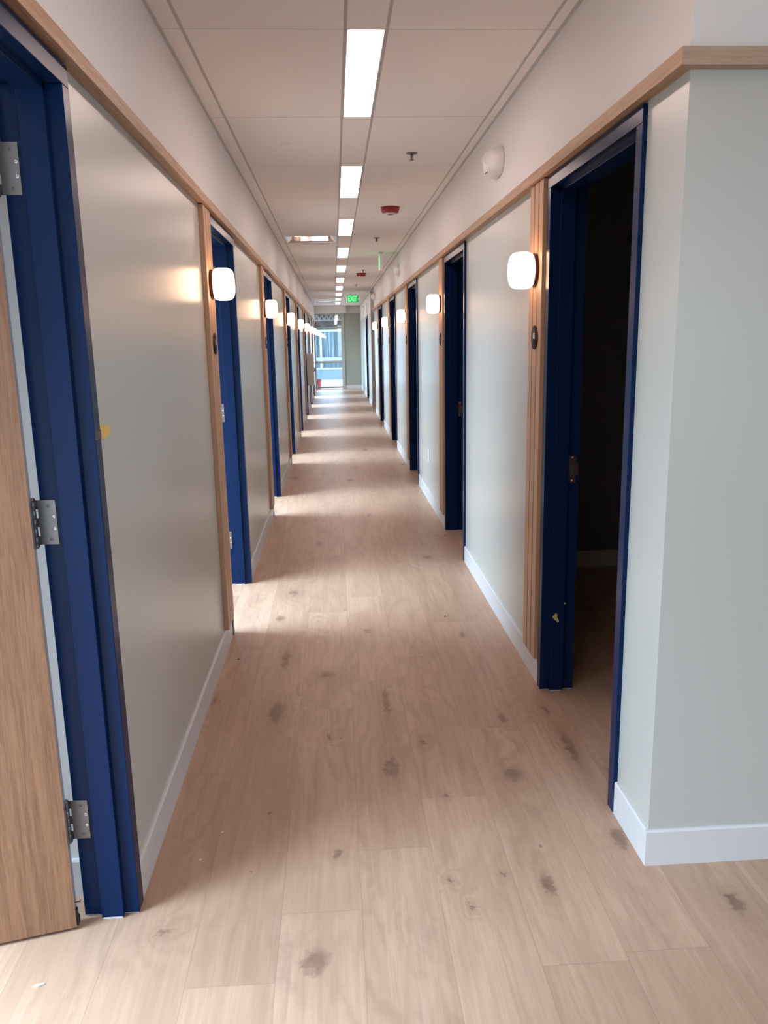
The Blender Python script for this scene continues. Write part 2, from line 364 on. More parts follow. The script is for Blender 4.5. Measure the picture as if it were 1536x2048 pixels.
# ------------------------------------------------------------------ ceiling
GY0 = 3.361; P4 = 1.2192
SA, SB = 0.0795, 0.2388; GL, GR = SA-0.6096, SB+0.6096
VENTS = [(5, 0), (17, 0)]
bm = bmesh.new()
g = 0.0028; T = 0.03
lights_n = [-4, -2, 0, 2, 4, 6, 8, 10, 12, 14, 16, 18]
for n in range(-7, 21):
    y0, y1 = GY0+n*P4, GY0+(n+1)*P4
    if y0 > YE: continue
    y1 = min(y1, YE)
    for ci, (a, b) in enumerate(((XL, GL-0.008), (GL+0.006, SA-0.007), (SA+0.006, SB-0.006), (SB+0.007, GR-0.006), (GR+0.008, XR))):
        if ci == 2 and n in lights_n: continue
        if ci == 1 and n in (5, 17):
            hy0 = GY0+n*P4 + (0.005 if n == 5 else 0.3); hy1 = hy0+0.6096
            if hy0-g > y0+0.02: box(bm, a, b, y0+g, hy0-g, ZC, ZC+T)
            box(bm, a, b, hy1+g, y1-g, ZC, ZC+T)
            continue
        box(bm, a, b, y0+g, y1-g, ZC, ZC+T)
for x in (GL, SA, SB, GR):                        # long tee bars
    w = 0.0075
    box(bm, x-w-0.001, x+w+0.001, -5.1, YE, ZC+0.004, ZC+0.02, 1)
box(bm, XL, XL+0.012, -5.1, YE, ZC-0.004, ZC, 1)      # wall angles
box(bm, XR-0.012, XR, YC, YE, ZC-0.004, ZC, 1)
box(bm, -4.3, XL-0.02, -5.15, YE, ZC, ZC+T)           # side rooms and lobby
box(bm, XR+0.02, 6.15, -5.15, YE, ZC, ZC+T)
box(bm, -4.3, 6.15, -5.15, YE+0.1, ZC+0.10, ZC+0.14, 2)  # dark sheet added above the tiles to stop sky light leaking in
for (sx0, sx1, sy0, sy1) in ((-4.3, -4.28, -5.15, YE+.1), (6.13, 6.15, -5.15, YE+.1), (-4.3, 6.15, -5.15, -5.13)):
    box(bm, sx0, sx1, sy0, sy1, ZC+T, ZC+0.1, 2)
make('ceiling', bm, [M_TILE, M_BAR, M_DARK], kind='structure', label='suspended tile ceiling with long grey bars beside the lights', cat='ceiling')

# ------------------------------------------------------------------ walls
def wall_y(name, xa, xb, segs_open, y0, y1, label, upper_from=TR0+0.01, rag_from=None):
    """a wall running along Y with door openings [(a,b)], open height HEAD-0.02"""
    bm = bmesh.new(); zh = HEAD-0.02; cur = y0
    def seg(a, b):
        if b-a < 1e-4: return
        if rag_from is not None and a >= rag_from-1e-4: box(bm, xa, xb, a, b, 0, ZC+0.03, 2); return
        box(bm, xa, xb, a, b, 0, upper_from, 0); box(bm, xa, xb, a, b, upper_from, ZC+0.03, 1)
    for a, b in segs_open:
        seg(cur, a)
        if rag_from is not None and a >= rag_from: box(bm, xa, xb, a, b, zh, ZC+0.03, 2)
        else: box(bm, xa, xb, a, b, zh, upper_from, 0); box(bm, xa, xb, a, b, upper_from, ZC+0.03, 1)
        cur = b
    seg(cur, y1)
    return make(name, bm, [M_SAGE, M_WHITE, M_RAG], kind='structure', label=label, cat='wall')
E_ = 0.02
wall_y('wall_left', XL-WT, XL, [(f-DW+E_, f-E_) for f in L_FAR], -5.15, YE, 'long left corridor wall, beige grey below the oak ledge')
wall_y('wall_right', XR, XR+WT, [(n+E_, n+DW-E_) for n in R_NEAR[:5]], YC+WT, OPEN0, 'long right corridor wall, pale blue green below the oak ledge')
wall_y('wall_right_far', XR, XR+WT, [(R_NEAR[5]+E_, R_NEAR[5]+DW-E_)], OPEN1, YE, 'far stretch of right wall with a ragged white paint edge', rag_from=OPEN1)
bm = bmesh.new(); box(bm, XR, 6.1, YC, YC+WT, 0, TR0+0.01, 0); box(bm, XR, 6.1, YC, YC+WT, TR0+0.01, ZC+0.03, 1)
make('wall_front', bm, [M_SAGE, M_WHITE], kind='structure', label='pale green wall facing the camera at the right edge', cat='wall')
# cross opening on the right
bm = bmesh.new(); box(bm, XR+WT, 4.4, OPEN1, OPEN1+WT, 0, 2.25, 0); box(bm, XR+WT, 4.4, OPEN1, OPEN1+WT, 2.25, ZC+.03, 1)
box(bm, XR+WT, 4.4, OPEN0-WT, OPEN0, 0, ZC+.03, 0); box(bm, 4.4, 4.5, OPEN0-WT, OPEN1+WT, 0, ZC+.03, 0)
make('wall_side_passage', bm, [M_SAGE, M_WHITE], kind='structure', label='walls of the side passage opening off the right wall', cat='wall')
# rooms on the left
bm = bmesh.new()
for f in L_FAR:
    ya = f+0.05; box(bm, WXL, XL-WT, ya, ya+0.11, 0, ZC+.03, 0)
box(bm, WXL, XL-WT, L_FAR[0]-3.15, L_FAR[0]-3.04, 0, ZC+.03, 0)
wy0 = L_FAR[0]-3.15
prev = wy0
for f in L_FAR:                                        # window wall with an opening per room
    a, b = f-1.25-1.10, f-1.25+1.10
    box(bm, WXL-0.13, WXL, prev, a, 0, ZC+.03, 0); box(bm, WXL-0.13, WXL, a, b, 0, 0.90, 0); box(bm, WXL-0.13, WXL, a, b, 2.60, ZC+.03, 0); prev = b
box(bm, WXL-0.13, WXL, prev, YE+.1, 0, ZC+.03, 0)
make('wall_left_rooms', bm, [M_WHITE], kind='structure', label='white partitions of the daylit rooms behind the left doors', cat='wall')
# rooms on the right (unlit look put into the wall colour)
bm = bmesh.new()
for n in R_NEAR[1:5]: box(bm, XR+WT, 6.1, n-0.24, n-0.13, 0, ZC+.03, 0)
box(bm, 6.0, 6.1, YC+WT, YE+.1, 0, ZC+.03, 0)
make('wall_right_rooms', bm, [M_DIM], kind='structure', label='partitions coloured dark to look unlit, behind the right doors', cat='wall')
# lobby behind the camera
bm = bmesh.new()
box(bm, XL-WT, 0.3, -5.15, -5.0, 0, ZC+.03, 0); box(bm, 4.9, 6.1, -5.15, -5.0, 0, ZC+.03, 0)
box(bm, 0.3, 4.9, -5.15, -5.0, 0, 0.5, 0); box(bm, 0.3, 4.9, -5.15, -5.0, 2.7, ZC+.03, 0)
make('wall_back', bm, [M_WHITE], kind='structure', label='lobby wall behind the camera with wide window opening', cat='wall')
bm = bmesh.new()
box(bm, 6.0, 6.1, -5.15, -3.0, 0, ZC+.03, 0); box(bm, 6.0, 6.1, 0.6, YC, 0, ZC+.03, 0); box(bm, 6.0, 6.1, -3.0, 0.6, 0, 0.5, 0); box(bm, 6.0, 6.1, -3.0, 0.6, 2.7, ZC+.03, 0)
make('wall_lobby_side', bm, [M_WHITE], kind='structure', label='lobby side wall far right of the camera', cat='wall')
# end wall: soffit, green panel beside the window
bm = bmesh.new()
box(bm, 0.36, XR+0.02, YE, YE+0.15, 0, 2.50, 0); box(bm, XL-WT, XR+0.02, YE+0.02, YE+0.15, 2.50, ZC+.1, 1)
box(bm, XL, 0.44, YE-0.35, YE+0.02, 2.50, ZC-0.002, 1)
box(bm, XR+.02, 6.1, YE, YE+.15, 0, ZC+.1, 0); box(bm, -4.3, XL-WT, YE, YE+.15, 0, ZC+.1, 0)
make('wall_end', bm, [M_SAGE_D, M_WHITE], kind='structure', label='sage green end wall right of the window with white soffit above', cat='wall')

# ------------------------------------------------------------------ baseboards
BH, BT = 0.118, 0.010
def bb_profile(bm, x, d, ya, yb):      # along Y on wall plane x, sticking out in direction d
    prism(bm, [(0, 0), (BT, 0), (BT, BH-0.006), (BT-0.004, BH), (0, BH)], (0, yb-ya, 0), (x, ya, 0), (d, 0, 0), (0, 0, 1))
bm = bmesh.new(); cur = -5.0
for f in L_FAR: bb_profile(bm, XL, 1, cur, f-DW); cur = f
bb_profile(bm, XL, 1, cur, YE-0.001)
make('baseboard_left', bm, [M_BASE], kind='structure', label='white baseboard along the left wall', cat='baseboard')
bm = bmesh.new(); cur = YC
for n in R_NEAR[:5]: bb_profile(bm, XR, -1, cur, n); cur = n+DW
bb_profile(bm, XR, -1, cur, OPEN0)
bb_profile(bm, XR, -1, OPEN1-BT, R_NEAR[5]); bb_profile(bm, XR, -1, R_NEAR[5]+DW, YE-0.001)
make('baseboard_right', bm, [M_BASE], kind='structure', label='white baseboard along the right wall', cat='baseboard')
bm = bmesh.new()
def bb_x(bm, y, d, xa, xb): prism(bm, [(0, 0), (BT, 0), (BT, BH-0.006), (BT-0.004, BH), (0, BH)], (xb-xa, 0, 0), (xa, y, 0), (0, d, 0), (0, 0, 1))
bb_x(bm, YC, -1, XR-BT, 6.0)
make('baseboard_front', bm, [M_BASE], kind='structure', label='white baseboard below the wall facing the camera', cat='baseboard')
bm = bmesh.new(); bb_x(bm, OPEN1, -1, XR-BT, 4.4)
make('baseboard_side_passage', bm, [M_BASE], kind='structure', label='baseboard inside the side passage at right', cat='baseboard')
bm = bmesh.new(); bb_x(bm, YE, -1, 0.36, XR)
make('baseboard_end', bm, [M_BASE], kind='structure', label='baseboard at the foot of the end wall', cat='baseboard')
bm = bmesh.new(); bb_x(bm, L_FAR[0]+0.05, -1, WXL, XL-WT); bb_profile(bm, WXL, 1, L_FAR[0]-3.0, L_FAR[0])
make('baseboard_room', bm, [M_BASE], kind='structure', label='baseboard in the room behind the open wood door', cat='baseboard')
bm = bmesh.new(); bb_x(bm, R_NEAR[1]-0.24, -1, XR+WT, 6.0)
make('baseboard_dark_room', bm, [M_BASE], kind='structure', label='dim baseboard inside the first dark room at right', cat='baseboard')

# ------------------------------------------------------------------ wood ledges
TP = 0.038
def ledge(bm, pts_along, mi=0): pass
bm = bmesh.new(); box(bm, XL, XL+TP, -5.0, YE-0.36, TR0, TR1, 0, 0.0015)
make('trim_1', bm, [M_OAKY], kind='structure', label='oak ledge running along the left wall over the doors', cat='trim')
bm = bmesh.new()
def mitre(bm, mi):    # right ledge with a mitred corner
    z0, z1 = TR0, TR1; xi, xo, yi, yo = XR, XR-TP, YC, YC-TP
    A = [(xi, yi), (xo, yo), (xo, OPEN0), (xi, OPEN0)]; B = [(xi, yi), (6.0, yi), (6.0, yo), (xo, yo)]
    for poly, k in ((A, 0), (B, 1)):
        lo = [bm.verts.new((p[0], p[1], z0)) for p in poly]; hi = [bm.verts.new((p[0], p[1], z1)) for p in poly]
        fs = [bm.faces.new(lo[::-1]), bm.faces.new(hi)] + [bm.faces.new((lo[i], lo[(i+1) % 4], hi[(i+1) % 4], hi[i])) for i in range(4)]
        for f in fs: f.material_index = k
mitre(bm, 0)
make('trim_2', bm, [M_OAKY, M_OAKX], kind='structure', label='oak ledge along the right wall, mitred round the near corner', cat='trim')

# ------------------------------------------------------------------ door frames
def frame_mesh(bm, xw, d, ya, yb, scuffs=True):
    """hollow metal frame: xw = corridor wall face, d = direction into the wall, ya..yb outer edges"""
    FW, pr = 0.050, 0.014
    def piece(u0, u1, v0, v1, side):              # jamb boxes, v measured from the outer edge inwards
        ua, ub = xw+d*u0, xw+d*u1
        if side == 0: box(bm, ua, ub, ya+v0, ya+v1, 0.004, HEAD-FW, 0, 0.0016)
        elif side == 1: box(bm, ua, ub, yb-v1, yb-v0, 0.004, HEAD-FW, 0, 0.0016)
        else: box(bm, ua, ub, ya+0.001, yb-0.001, HEAD-v1, HEAD-v0-0.0003, 0, 0.0016)
    for s in (0, 1, 2):
        piece(-pr, WT+pr, 0, FW, s)
        piece(0.026, 0.088, FW-0.002, FW+0.016, s)
    for y in (ya+0.004, yb-FW+0.004): box(bm, xw+d*(-pr+0.003), xw+d*(WT+pr-0.003), y, y+FW-0.008, 0, 0.006, 1)
    for y in (ya+FW, yb-FW-0.016): box(bm, xw+d*0.03, xw+d*0.084, y, y+0.014, 0, 0.006, 1)
def hinge(parent, xw, d, yj, zc, dirn, ang, screws=True):
    """butt hinge on the room side of the frame; yj = jamb face, dirn = towards the opening"""
    h = 0.116
    bm = bmesh.new(); xa, xb = xw+d*0.100, xw+d*(WT+0.020)
    box(bm, xa, xb, yj, yj+dirn*0.0025, zc-h/2, zc+h/2, 0, 0.0006)
    o = make('hinge', bm, [M_STEEL], parent); o['label'] = 'satin steel hinge'
    px, py = xw+d*(WT+0.030), yj+dirn*0.010
    bm = bmesh.new(); 
    for i in range(5):
        z0 = zc-h/2+i*h/5
        lathe(bm, [(0, 0.0068), (0.001, 0.0078), (h/5-0.0015, 0.0078), (h/5-0.0005, 0.0068)], (px, py, z0), (0, 0, 1), 20)
    lathe(bm, [(0, 0.006), (0.004, 0.0085), (0.007, 0.0085)], (px, py, zc-h/2-0.007), (0, 0, 1), 20)
    lathe(bm, [(0, 0.0085), (0.004, 0.0085), (0.007, 0.006)], (px, py, zc+h/2), (0, 0, 1), 20)
    # short webs joining knuckle and plate
    for i in (0, 2, 4): box(bm, xb-d*0.001, px, yj+dirn*0.0005, yj+dirn*0.0035, zc-h/2+i*h/5, zc-h/2+(i+1)*h/5)
    make('knuckle', bm, [M_STEELD], o)
    if screws:
        for (uu, zz, m) in ((0.118, 0.043, M_STEEL), (0.107, 0.015, M_SCREW), (0.107, -0.017, M_SCREW), (0.118, -0.045, M_STEEL)):
            bm = bmesh.new(); c = (xw+d*uu, yj+dirn*0.0025, zc+zz)
            lathe(bm, [(0, 0.0046), (0.0007, 0.0044), (0.0011, 0.003)], c, (0, dirn, 0), 20)
            box(bm, c[0]-0.0022, c[0]+0.0022, c[1]+dirn*0.001, c[1]+dirn*0.0013, c[2]-0.0005, c[2]+0.0005, 1)
            box(bm, c[0]-0.0005, c[0]+0.0005, c[1]+dirn*0.001, c[1]+dirn*0.0013, c[2]-0.0022, c[2]+0.0022, 1)
            make('screw', bm, [m, M_DARK], o)
    return (px, py)
for i, f in enumerate(L_FAR):
    bm = bmesh.new(); frame_mesh(bm, XL, -1, f-DW, f)
    door = make('door_%d' % (i+1), bm, [M_BLUE, M_CHIP], kind='structure', loc=(XL, f, 0), cat='door',
                label='navy blue steel door frame, %s along the left wall' % ORD[i])
    inv = Matrix.Translation((-XL, -f, 0))
    hs = []
    for z in (1.995, 1.150, 0.307):
        if i < 4: hinge(door, XL, -1, f-0.050, z, -1, 0, screws=(i < 2))
    for ch in [k for k in bpy.data.objects if k.parent == door]:
        ch.matrix_parent_inverse = inv
for i, n in enumerate(R_NEAR):
    bm = bmesh.new(); frame_mesh(bm, XR, 1, n, n+DW)
    door = make('door_%d' % (i+10), bm, [M_BLUE, M_CHIP], kind='structure', loc=(XR, n, 0), cat='door',
                label='navy blue steel door frame of a dark room, %s along the right wall' % ORD[i])
    inv = Matrix.Translation((-XR, -n, 0))
    if i < 4:
        yj = n+DW-0.050; x0 = XR+0.093; x1 = XR+0.124
        bm = bmesh.new()
        box(bm, x0, x1, yj-0.0022, yj, 0.965, 1.000, 0, 0.0005); box(bm, x0, x1, yj-0.0022, yj, 1.045, 1.085, 0, 0.0005)
        box(bm, x0, x0+0.006, yj-0.0022, yj, 1.000, 1.045, 0); box(bm, x1-0.009, x1, yj-0.0022, yj, 1.000, 1.045, 0)
        box(bm, x1, x1+0.010, yj-0.0022, yj+0.001, 0.995, 1.05, 0, 0.0005)
        box(bm, x0+0.006, x1-0.009, yj-0.0008, yj, 1.000, 1.045, 1)
        o = make('strike_plate', bm, [M_BRASS, M_DARK], door, label='bronze strike plate'); o.matrix_parent_inverse = inv
        for z in (0.975, 1.076):
            bm = bmesh.new(); lathe(bm, [(0, 0.0042), (0.0012, 0.004), (0.002, 0.002)], (x0+0.015, yj-0.0022, z), (0, -1, 0), 16)
            make('screw', bm, [M_SCREW], o)
        for z in (0.42, 1.14, 1.98):
            if i: continue
            bm = bmesh.new(); lathe(bm, [(0, 0.003), (0.001, 0.003), (0.0018, 0.001)], (XR+0.0885, yj-0.018 if z < 1 else yj-0.001, z), (0, -1, 0), 12)
            s = make('silencer', bm, [M_PLASTIC], door, label='small pale rubber bumper'); s.matrix_parent_inverse = inv

# open wood door leaf of the nearest left room, hinged on the far jamb
LEAF_ANG = math.atan2(-0.047, -0.190)
leaf_e = bpy.data.objects.new('door_leaf', None)
px, py = XL-WT-0.030, L_FAR[0]-0.060
dx, dy = math.cos(LEAF_ANG), math.sin(LEAF_ANG)
hx, hy = -0.762, 1.994                      # corridor-side hinge edge of the leaf
bm = bmesh.new()
W_, T_, H0, H1 = 0.905, 0.044, 0.010, 2.158
box(bm, 0, W_, 0, T_, H0, H1, 0, 0.001)
for f in bm.faces:
    c = f.calc_center_median()
    if abs(f.normal.x) > 0.9 or abs(f.normal.z) > 0.9: f.material_index = 1
me = bpy.data.meshes.new('door_leaf'); bm.to_mesh(me); bm.free(); me.materials.append(M_DOOR); me.materials.append(M_EDGE)
leaf = bpy.data.objects.new('door_leaf', me); scene.collection.objects.link(leaf)
# local x along the leaf away from the hinge, local y into the room side
Rm = Matrix(((dx, dy*-1*-1, 0, hx), (dy, -dx, 0, hy), (0, 0, 1, 0), (0, 0, 0, 1)))
leaf.matrix_world = Rm
d1 = bpy.data.objects['door_1']; bpy.context.view_layer.update()
leaf.parent = d1; leaf.matrix_parent_inverse = d1.matrix_world.inverted(); leaf['label'] = 'open oak veneer door leaf'
def leafpart(fn, name, mats, label=None):
    bm = bmesh.new(); fn(bm); me = bpy.data.meshes.new(name); bmesh.ops.recalc_face_normals(bm, faces=bm.faces[:]); bm.to_mesh(me); bm.free()
    for m in mats: me.materials.append(m)
    o = bpy.data.objects.new(name, me); scene.collection.objects.link(o); o.parent = leaf
    if label: o['label'] = label
def seal(bm):
    box(bm, -0.006, 0.0, 0.004, 0.018, 0.012, 0.062, 0, 0.002); box(bm, -0.009, 0.0, 0.006, 0.020, 0.018, 0.040, 0, 0.003)
leafpart(seal, 'door_seal', [M_RUBBER], 'black rubber seal end at the foot of the door edge')
def scr(bm):
    lathe(bm, [(0, 0.0012), (0.013, 0.0016), (0.0135, 0.004), (0.015, 0.0036)], (0, 0.010, 0.082), (-1, 0, 0), 12)
leafpart(scr, 'screw', [M_STEELD], 'loose screw sticking out of the door edge')
for zc in (1.995, 1.150, 0.307):
    def hp(bm, zc=zc): box(bm, -0.0024, 0.0, 0.004, 0.040, zc-0.058, zc+0.058, 0, 0.0006)
    leafpart(hp, 'hinge_plate', [M_STEELD])

# ------------------------------------------------------------------ slat strips, sconces, signs
def slat_panel(x, d, y0, label, group):
    e = empty('slat_panel', (x, y0, BH+0.002), label, 'slat panel', group)
    w, gp, pr = 0.0670, 0.0095, 0.024
    z1 = TR0-BH-0.004
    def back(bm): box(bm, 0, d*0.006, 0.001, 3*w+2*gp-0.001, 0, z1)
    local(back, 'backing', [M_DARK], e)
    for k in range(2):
        local(lambda bm, k=k: box(bm, d*0.006, d*(pr-0.0012), (k+1)*w+k*gp, (k+1)*(w+gp), 0, z1), 'groove_shade_strip', [M_GROOVE_SHADE], e)  # added strips paint the shade of the grooves between slats
    for k in range(3):
        def sl(bm, k=k): box(bm, d*0.0, d*pr, k*(w+gp), k*(w+gp)+w, 0, z1, 0, 0.0018)
        local(sl, 'slat', [M_OAKZ], e)
    return e
SW = 3*0.0670+2*0.0095
def sconce_proto(d):
    e = empty('wall_sconce', (0, 0, 0), 'x', 'wall light', 'lit drum sconces beside the doors')
    def plate(bm): lathe(bm, [(0, 0.068), (0.002, 0.071), (0.014, 0.071), (0.017, 0.068)], (0, 0, 0), (d, 0, 0), 48)
    def shade(bm):
        prof = [(0.016, 0.066), (0.018, 0.070), (0.026, 0.0745), (0.040, 0.0775), (0.062, 0.0780), (0.084, 0.0765), (0.098, 0.0715), (0.106, 0.064), (0.110, 0.054), (0.111, 0.03), (0.1112, 0.0)]
        lathe(bm, prof, (0, 0, 0), (d, 0, 0), 48)
    def ring(bm): lathe(bm, [(0.0, 0.0035), (0.003, 0.0035), (0.006, 0.001)], (d*0.009, 0, -0.0705), (0, 0, -1), 12)
    local(plate, 'backplate', [M_BRONZE], e, 'dark bronze round backplate'); local(shade, 'shade', [M_SHADE], e, 'glowing white opal shade')
    local(ring, 'set_screw', [M_SCREW], e)
    return e
def room_sign(x, d, y, label, number, group):
    e = empty('room_sign', (x, y, 1.587), label, 'sign', group)
    def pl_(bm): lathe(bm, [(0, 0.050), (0.0008, 0.052), (0.005, 0.052), (0.006, 0.0505)], (0, 0, 0), (d, 0, 0), 48)
    local(pl_, 'plaque', [M_PLAQUE], e)
    rot = (PI/2, 0, PI/2) if d > 0 else (PI/2, 0, -PI/2)
    if number: text_mesh(number, 0.034, 0.0006, 'number', M_TEXT, e, (d*0.0065, 0, 0.006), rot, 1.0, 0.0006)
    else:
        def mk(bm): box(bm, d*0.006, d*0.007, -0.009, 0.009, -0.006, 0.018)
        local(mk, 'number', [M_TEXT], e)
protoL = sconce_proto(1); protoR = sconce_proto(-1); firstL = firstR = True
for i, f in enumerate(L_FAR[1:]):
    y0 = f-DW-0.012-SW
    slat_panel(XL, 1, y0, 'grooved oak slat strip beside the %s blue door frame on the left wall' % ORD[i+1], 'oak slat strips')
    s = protoL if firstL else copy_tree(protoL); firstL = False
    s.location = (XL+0.024, y0+SW*0.52, 1.872)
    s['label'] = 'lit round wall light on the left wall, %s from the camera' % ORD[i]
    room_sign(XL+0.024, 1, y0+SW*0.50, 'small dark round number plaque under the %s wall light on the left' % ORD[i], '12' if i == 0 else None, 'round room number plaques')
for i, n in enumerate(R_NEAR[:5]):
    y0 = n+DW+0.030
    slat_panel(XR, -1, y0, 'grooved oak slat strip beyond the %s blue door frame on the right wall' % ORD[i], 'oak slat strips')
    s = protoR if firstR else copy_tree(protoR); firstR = False
    s.location = (XR-0.024, y0+SW*0.52, 1.872)
    s['label'] = 'lit round wall light on the right wall, %s from the camera' % ORD[i]
    room_sign(XR-0.024, -1, y0+SW*0.42, 'round brown plaque reading 13 on the nearest right slats' if i == 0 else
              'small dark round number plaque under the %s wall light on the right' % ORD[i], '13' if i == 0 else None, 'round room number plaques')

# ------------------------------------------------------------------ ceiling lights
protoC = None
for j, n in enumerate(lights_n):
    y = GY0+(n+0.5)*P4
    if protoC is None:
        e = empty('ceiling_light', (0, 0, 0), 'x', 'ceiling light', 'slot lights down the ceiling')
        hw, hl = (SB-SA)/2, P4/2
        def fr(bm):
            for s_ in (-1, 1):
                box(bm, s_*(hw-0.0065), s_*(hw-0.010), -hl+0.002, hl-0.002, -0.001, 0.03); box(bm, -hw+0.010, hw-0.010, s_*(hl-0.002), s_*(hl-0.006), -0.001, 0.03)
        def df(bm): box(bm, -hw+0.0101, hw-0.0101, -hl+0.0061, hl-0.0061, 0.002, 0.006)
        local(fr, 'frame', [M_PLASTIC], e); local(df, 'diffuser', [M_PANEL], e, 'glowing white diffuser'); protoC = e
    else: e = copy_tree(protoC)
    e.location = ((SA+SB)/2, y, ZC)
    e['label'] = ('lit slot light in the ceiling, %s counting from the camera' % ORD[j-2]) if j > 1 else 'lit slot light overhead behind the picture edge, %s' % ('farther back' if j == 0 else 'nearer')

# ------------------------------------------------------------------ diffusers (air)
for n, oy, lab in ((5, 0.005, 'polished square air diffuser in the ceiling left of the lights'), (17, 0.3, 'small pale air diffuser near the far end of the ceiling')):
    y0 = GY0+n*P4+oy; e = empty('air_diffuser', ((GL+SA)/2, y0+0.3048, ZC), lab, 'air vent')
    far = n == 17
    def shell(bm):
        h = 0.298
        ring = [(h, 0.001), (h-0.022, 0.0), (h-0.07, 0.035), (h-0.085, 0.05)]
        L = [[bm.verts.new((sx*r, sy_*r, z)) for sx, sy_ in ((-1, -1), (1, -1), (1, 1), (-1, 1))] for r, z in ring]
        for A, B in zip(L, L[1:]):
            for i in range(4): bm.faces.new((A[i], A[(i+1) % 4], B[(i+1) % 4], B[i]))
        bm.faces.new(L[-1])
    local(shell, 'surround', [M_PLASTIC if far else M_CHROME], e)
    def plq(bm): box(bm, -0.20, 0.20, -0.20, 0.20, 0.008, 0.012, 0, 0.001)
    local(plq, 'plaque', [M_PLASTIC if far else M_CHROME], e)

# ------------------------------------------------------------------ sprinklers, alarms, plates
def sprinkler(y, x, lab):
    e = empty('sprinkler', (x, y, ZC), lab, 'sprinkler', 'ceiling sprinklers')
    def a(bm): lathe(bm, [(0, 0.038), (-0.002, 0.038), (-0.008, 0.022), (-0.009, 0.012)], (0, 0, 0), (0, 0, 1), 32)
    def b(bm):
        lathe(bm, [(-0.006, 0.007), (-0.020, 0.006), (-0.021, 0.004), (-0.040, 0.0035)], (0, 0, 0), (0, 0, 1), 16)
        for s_ in (-1, 1): box(bm, s_*0.006, s_*0.009, -0.0015, 0.0015, -0.038, -0.012)
    def c(bm): lathe(bm, [(-0.040, 0.014), (-0.042, 0.015), (-0.043, 0.004)], (0, 0, 0), (0, 0, 1), 24)
    local(a, 'escutcheon', [M_STEELD], e); local(b, 'head', [M_STEELD], e); local(c, 'deflector', [M_STEELD], e)
for k, (x, y) in enumerate([(0.529, 5.43), (0.528, 9.68), (0.524, 13.95), (0.505, 17.45)]):
    sprinkler(y, x, 'pendent sprinkler right of the ceiling lights, %s from the camera' % ORD[k])
def strobe(x, y, lab):
    e = empty('fire_alarm_strobe', (x, y, ZC), lab, 'fire alarm', 'red ceiling alarms')
    def a(bm): lathe(bm, [(0, 0.083), (-0.006, 0.084), (-0.045, 0.074), (-0.050, 0.068)], (0, 0, 0), (0, 0, 1), 48)
    def b(bm): lathe(bm, [(-0.050, 0.056), (-0.058, 0.050), (-0.062, 0.02), (-0.0625, 0)], (0, 0, 0), (0, 0, 1), 32)
    def c(bm): box(bm, -0.02, 0.02, -0.012, 0.012, -0.066, -0.055, 0, 0.003)
    local(a, 'housing', [M_RED], e, 'red round housing'); local(b, 'lens', [M_LENS], e); local(c, 'flash_tube', [M_BRONZE], e)
strobe(0.536, 7.53, 'round red fire alarm on the ceiling, nearer of two'); strobe(0.512, 14.60, 'round red fire alarm on the ceiling, farther of two')
for k, (x, y) in enumerate([(-0.231, 5.19), (-0.220, 7.59), (-0.234, 12.42)]):
    bm = bmesh.new(); lathe(bm, [(0, 0.047), (-0.003, 0.047), (-0.007, 0.038), (-0.008, 0)], (x, y, ZC), (0, 0, 1), 40)
    make('cover_plate', bm, [M_TILE], loc=(x, y, ZC), label='flat white round plate on the ceiling left of the lights, %s from camera' % ORD[k], cat='ceiling plate', group='round ceiling plates')
def bump_c(y, x, lab, sm=False):
    pass

# emergency lights on the right wall
def emergency(y, z, lab):
    e = empty('emergency_light', (XR, y, z), lab, 'emergency light', 'white emergency lights on the right wall')
    e.scale = (1.1, 1.1, 1.1)
    def body(bm):
        prof = [(0.0, 1.0), (0.006, 1.0), (0.030, 0.93), (0.052, 0.78), (0.066, 0.55), (0.072, 0.25), (0.073, 0.0)]
        fs = lathe(bm, prof, (0, 0, 0), (-1, 0, 0), 40)
        for v in bm.verts:
            a, b = v.co.y, v.co.z; r = math.hypot(a, b)
            if r > 1e-6:          # squircle footprint
                c, s_ = abs(a)/r, abs(b)/r; k = r/((c**2.8+s_**2.8)**(1/2.8)); v.co.y = math.copysign(c*k, a)*0.125; v.co.z = math.copysign(s_*k, b)*0.066
    def back(bm): lathe(bm, [(0.0, 0.9), (0.003, 0.9)], (0, 0, 0), (-1, 0, 0), 40); [setattr(v.co, 'y', v.co.y*0.145) or setattr(v.co, 'z', v.co.z*0.076) for v in bm.verts]
    nrm = Vector((-0.72, -0.66, -0.12)).normalized(); c = Vector((-0.052, -0.042, 0.012))
    def lens(bm): lathe(bm, [(-0.02, 0.034), (0.008, 0.034), (0.011, 0.031), (0.011, 0.027), (0.006, 0.024), (0.006, 0.012), (0.010, 0.010), (0.011, 0)], c, nrm, 32)
    c2 = Vector((-0.052, 0.060, 0.012)); n2 = Vector((-0.8, 0.5, -0.2)).normalized()
    def lens2(bm): lathe(bm, [(-0.02, 0.034), (0.008, 0.034), (0.011, 0.031), (0.011, 0.027), (0.006, 0.024), (0.006, 0)], c2, n2, 32)
    def btn(bm): lathe(bm, [(0, 0.003), (0.004, 0.003)], (-0.06, -0.01, -0.044), (-0.5, 0, -0.8), 12); lathe(bm, [(0, 0.0025), (0.004, 0.0025)], (-0.062, 0.012, -0.044), (-0.5, 0, -0.8), 12)
    local(body, 'housing', [M_PLASTIC], e); local(back, 'backplate', [M_BAR], e); local(lens, 'lamp_head', [M_PLASTIC], e); local(lens2, 'lamp_head', [M_PLASTIC], e); local(btn, 'test_button', [M_DEBRIS_D], e)
for k, y in enumerate([4.53, 11.28, 17.85, 24.2]):
    emergency(y, 2.50 if k == 0 else 2.51, 'white wall emergency light above the right ledge, %s from the camera' % ORD[k])

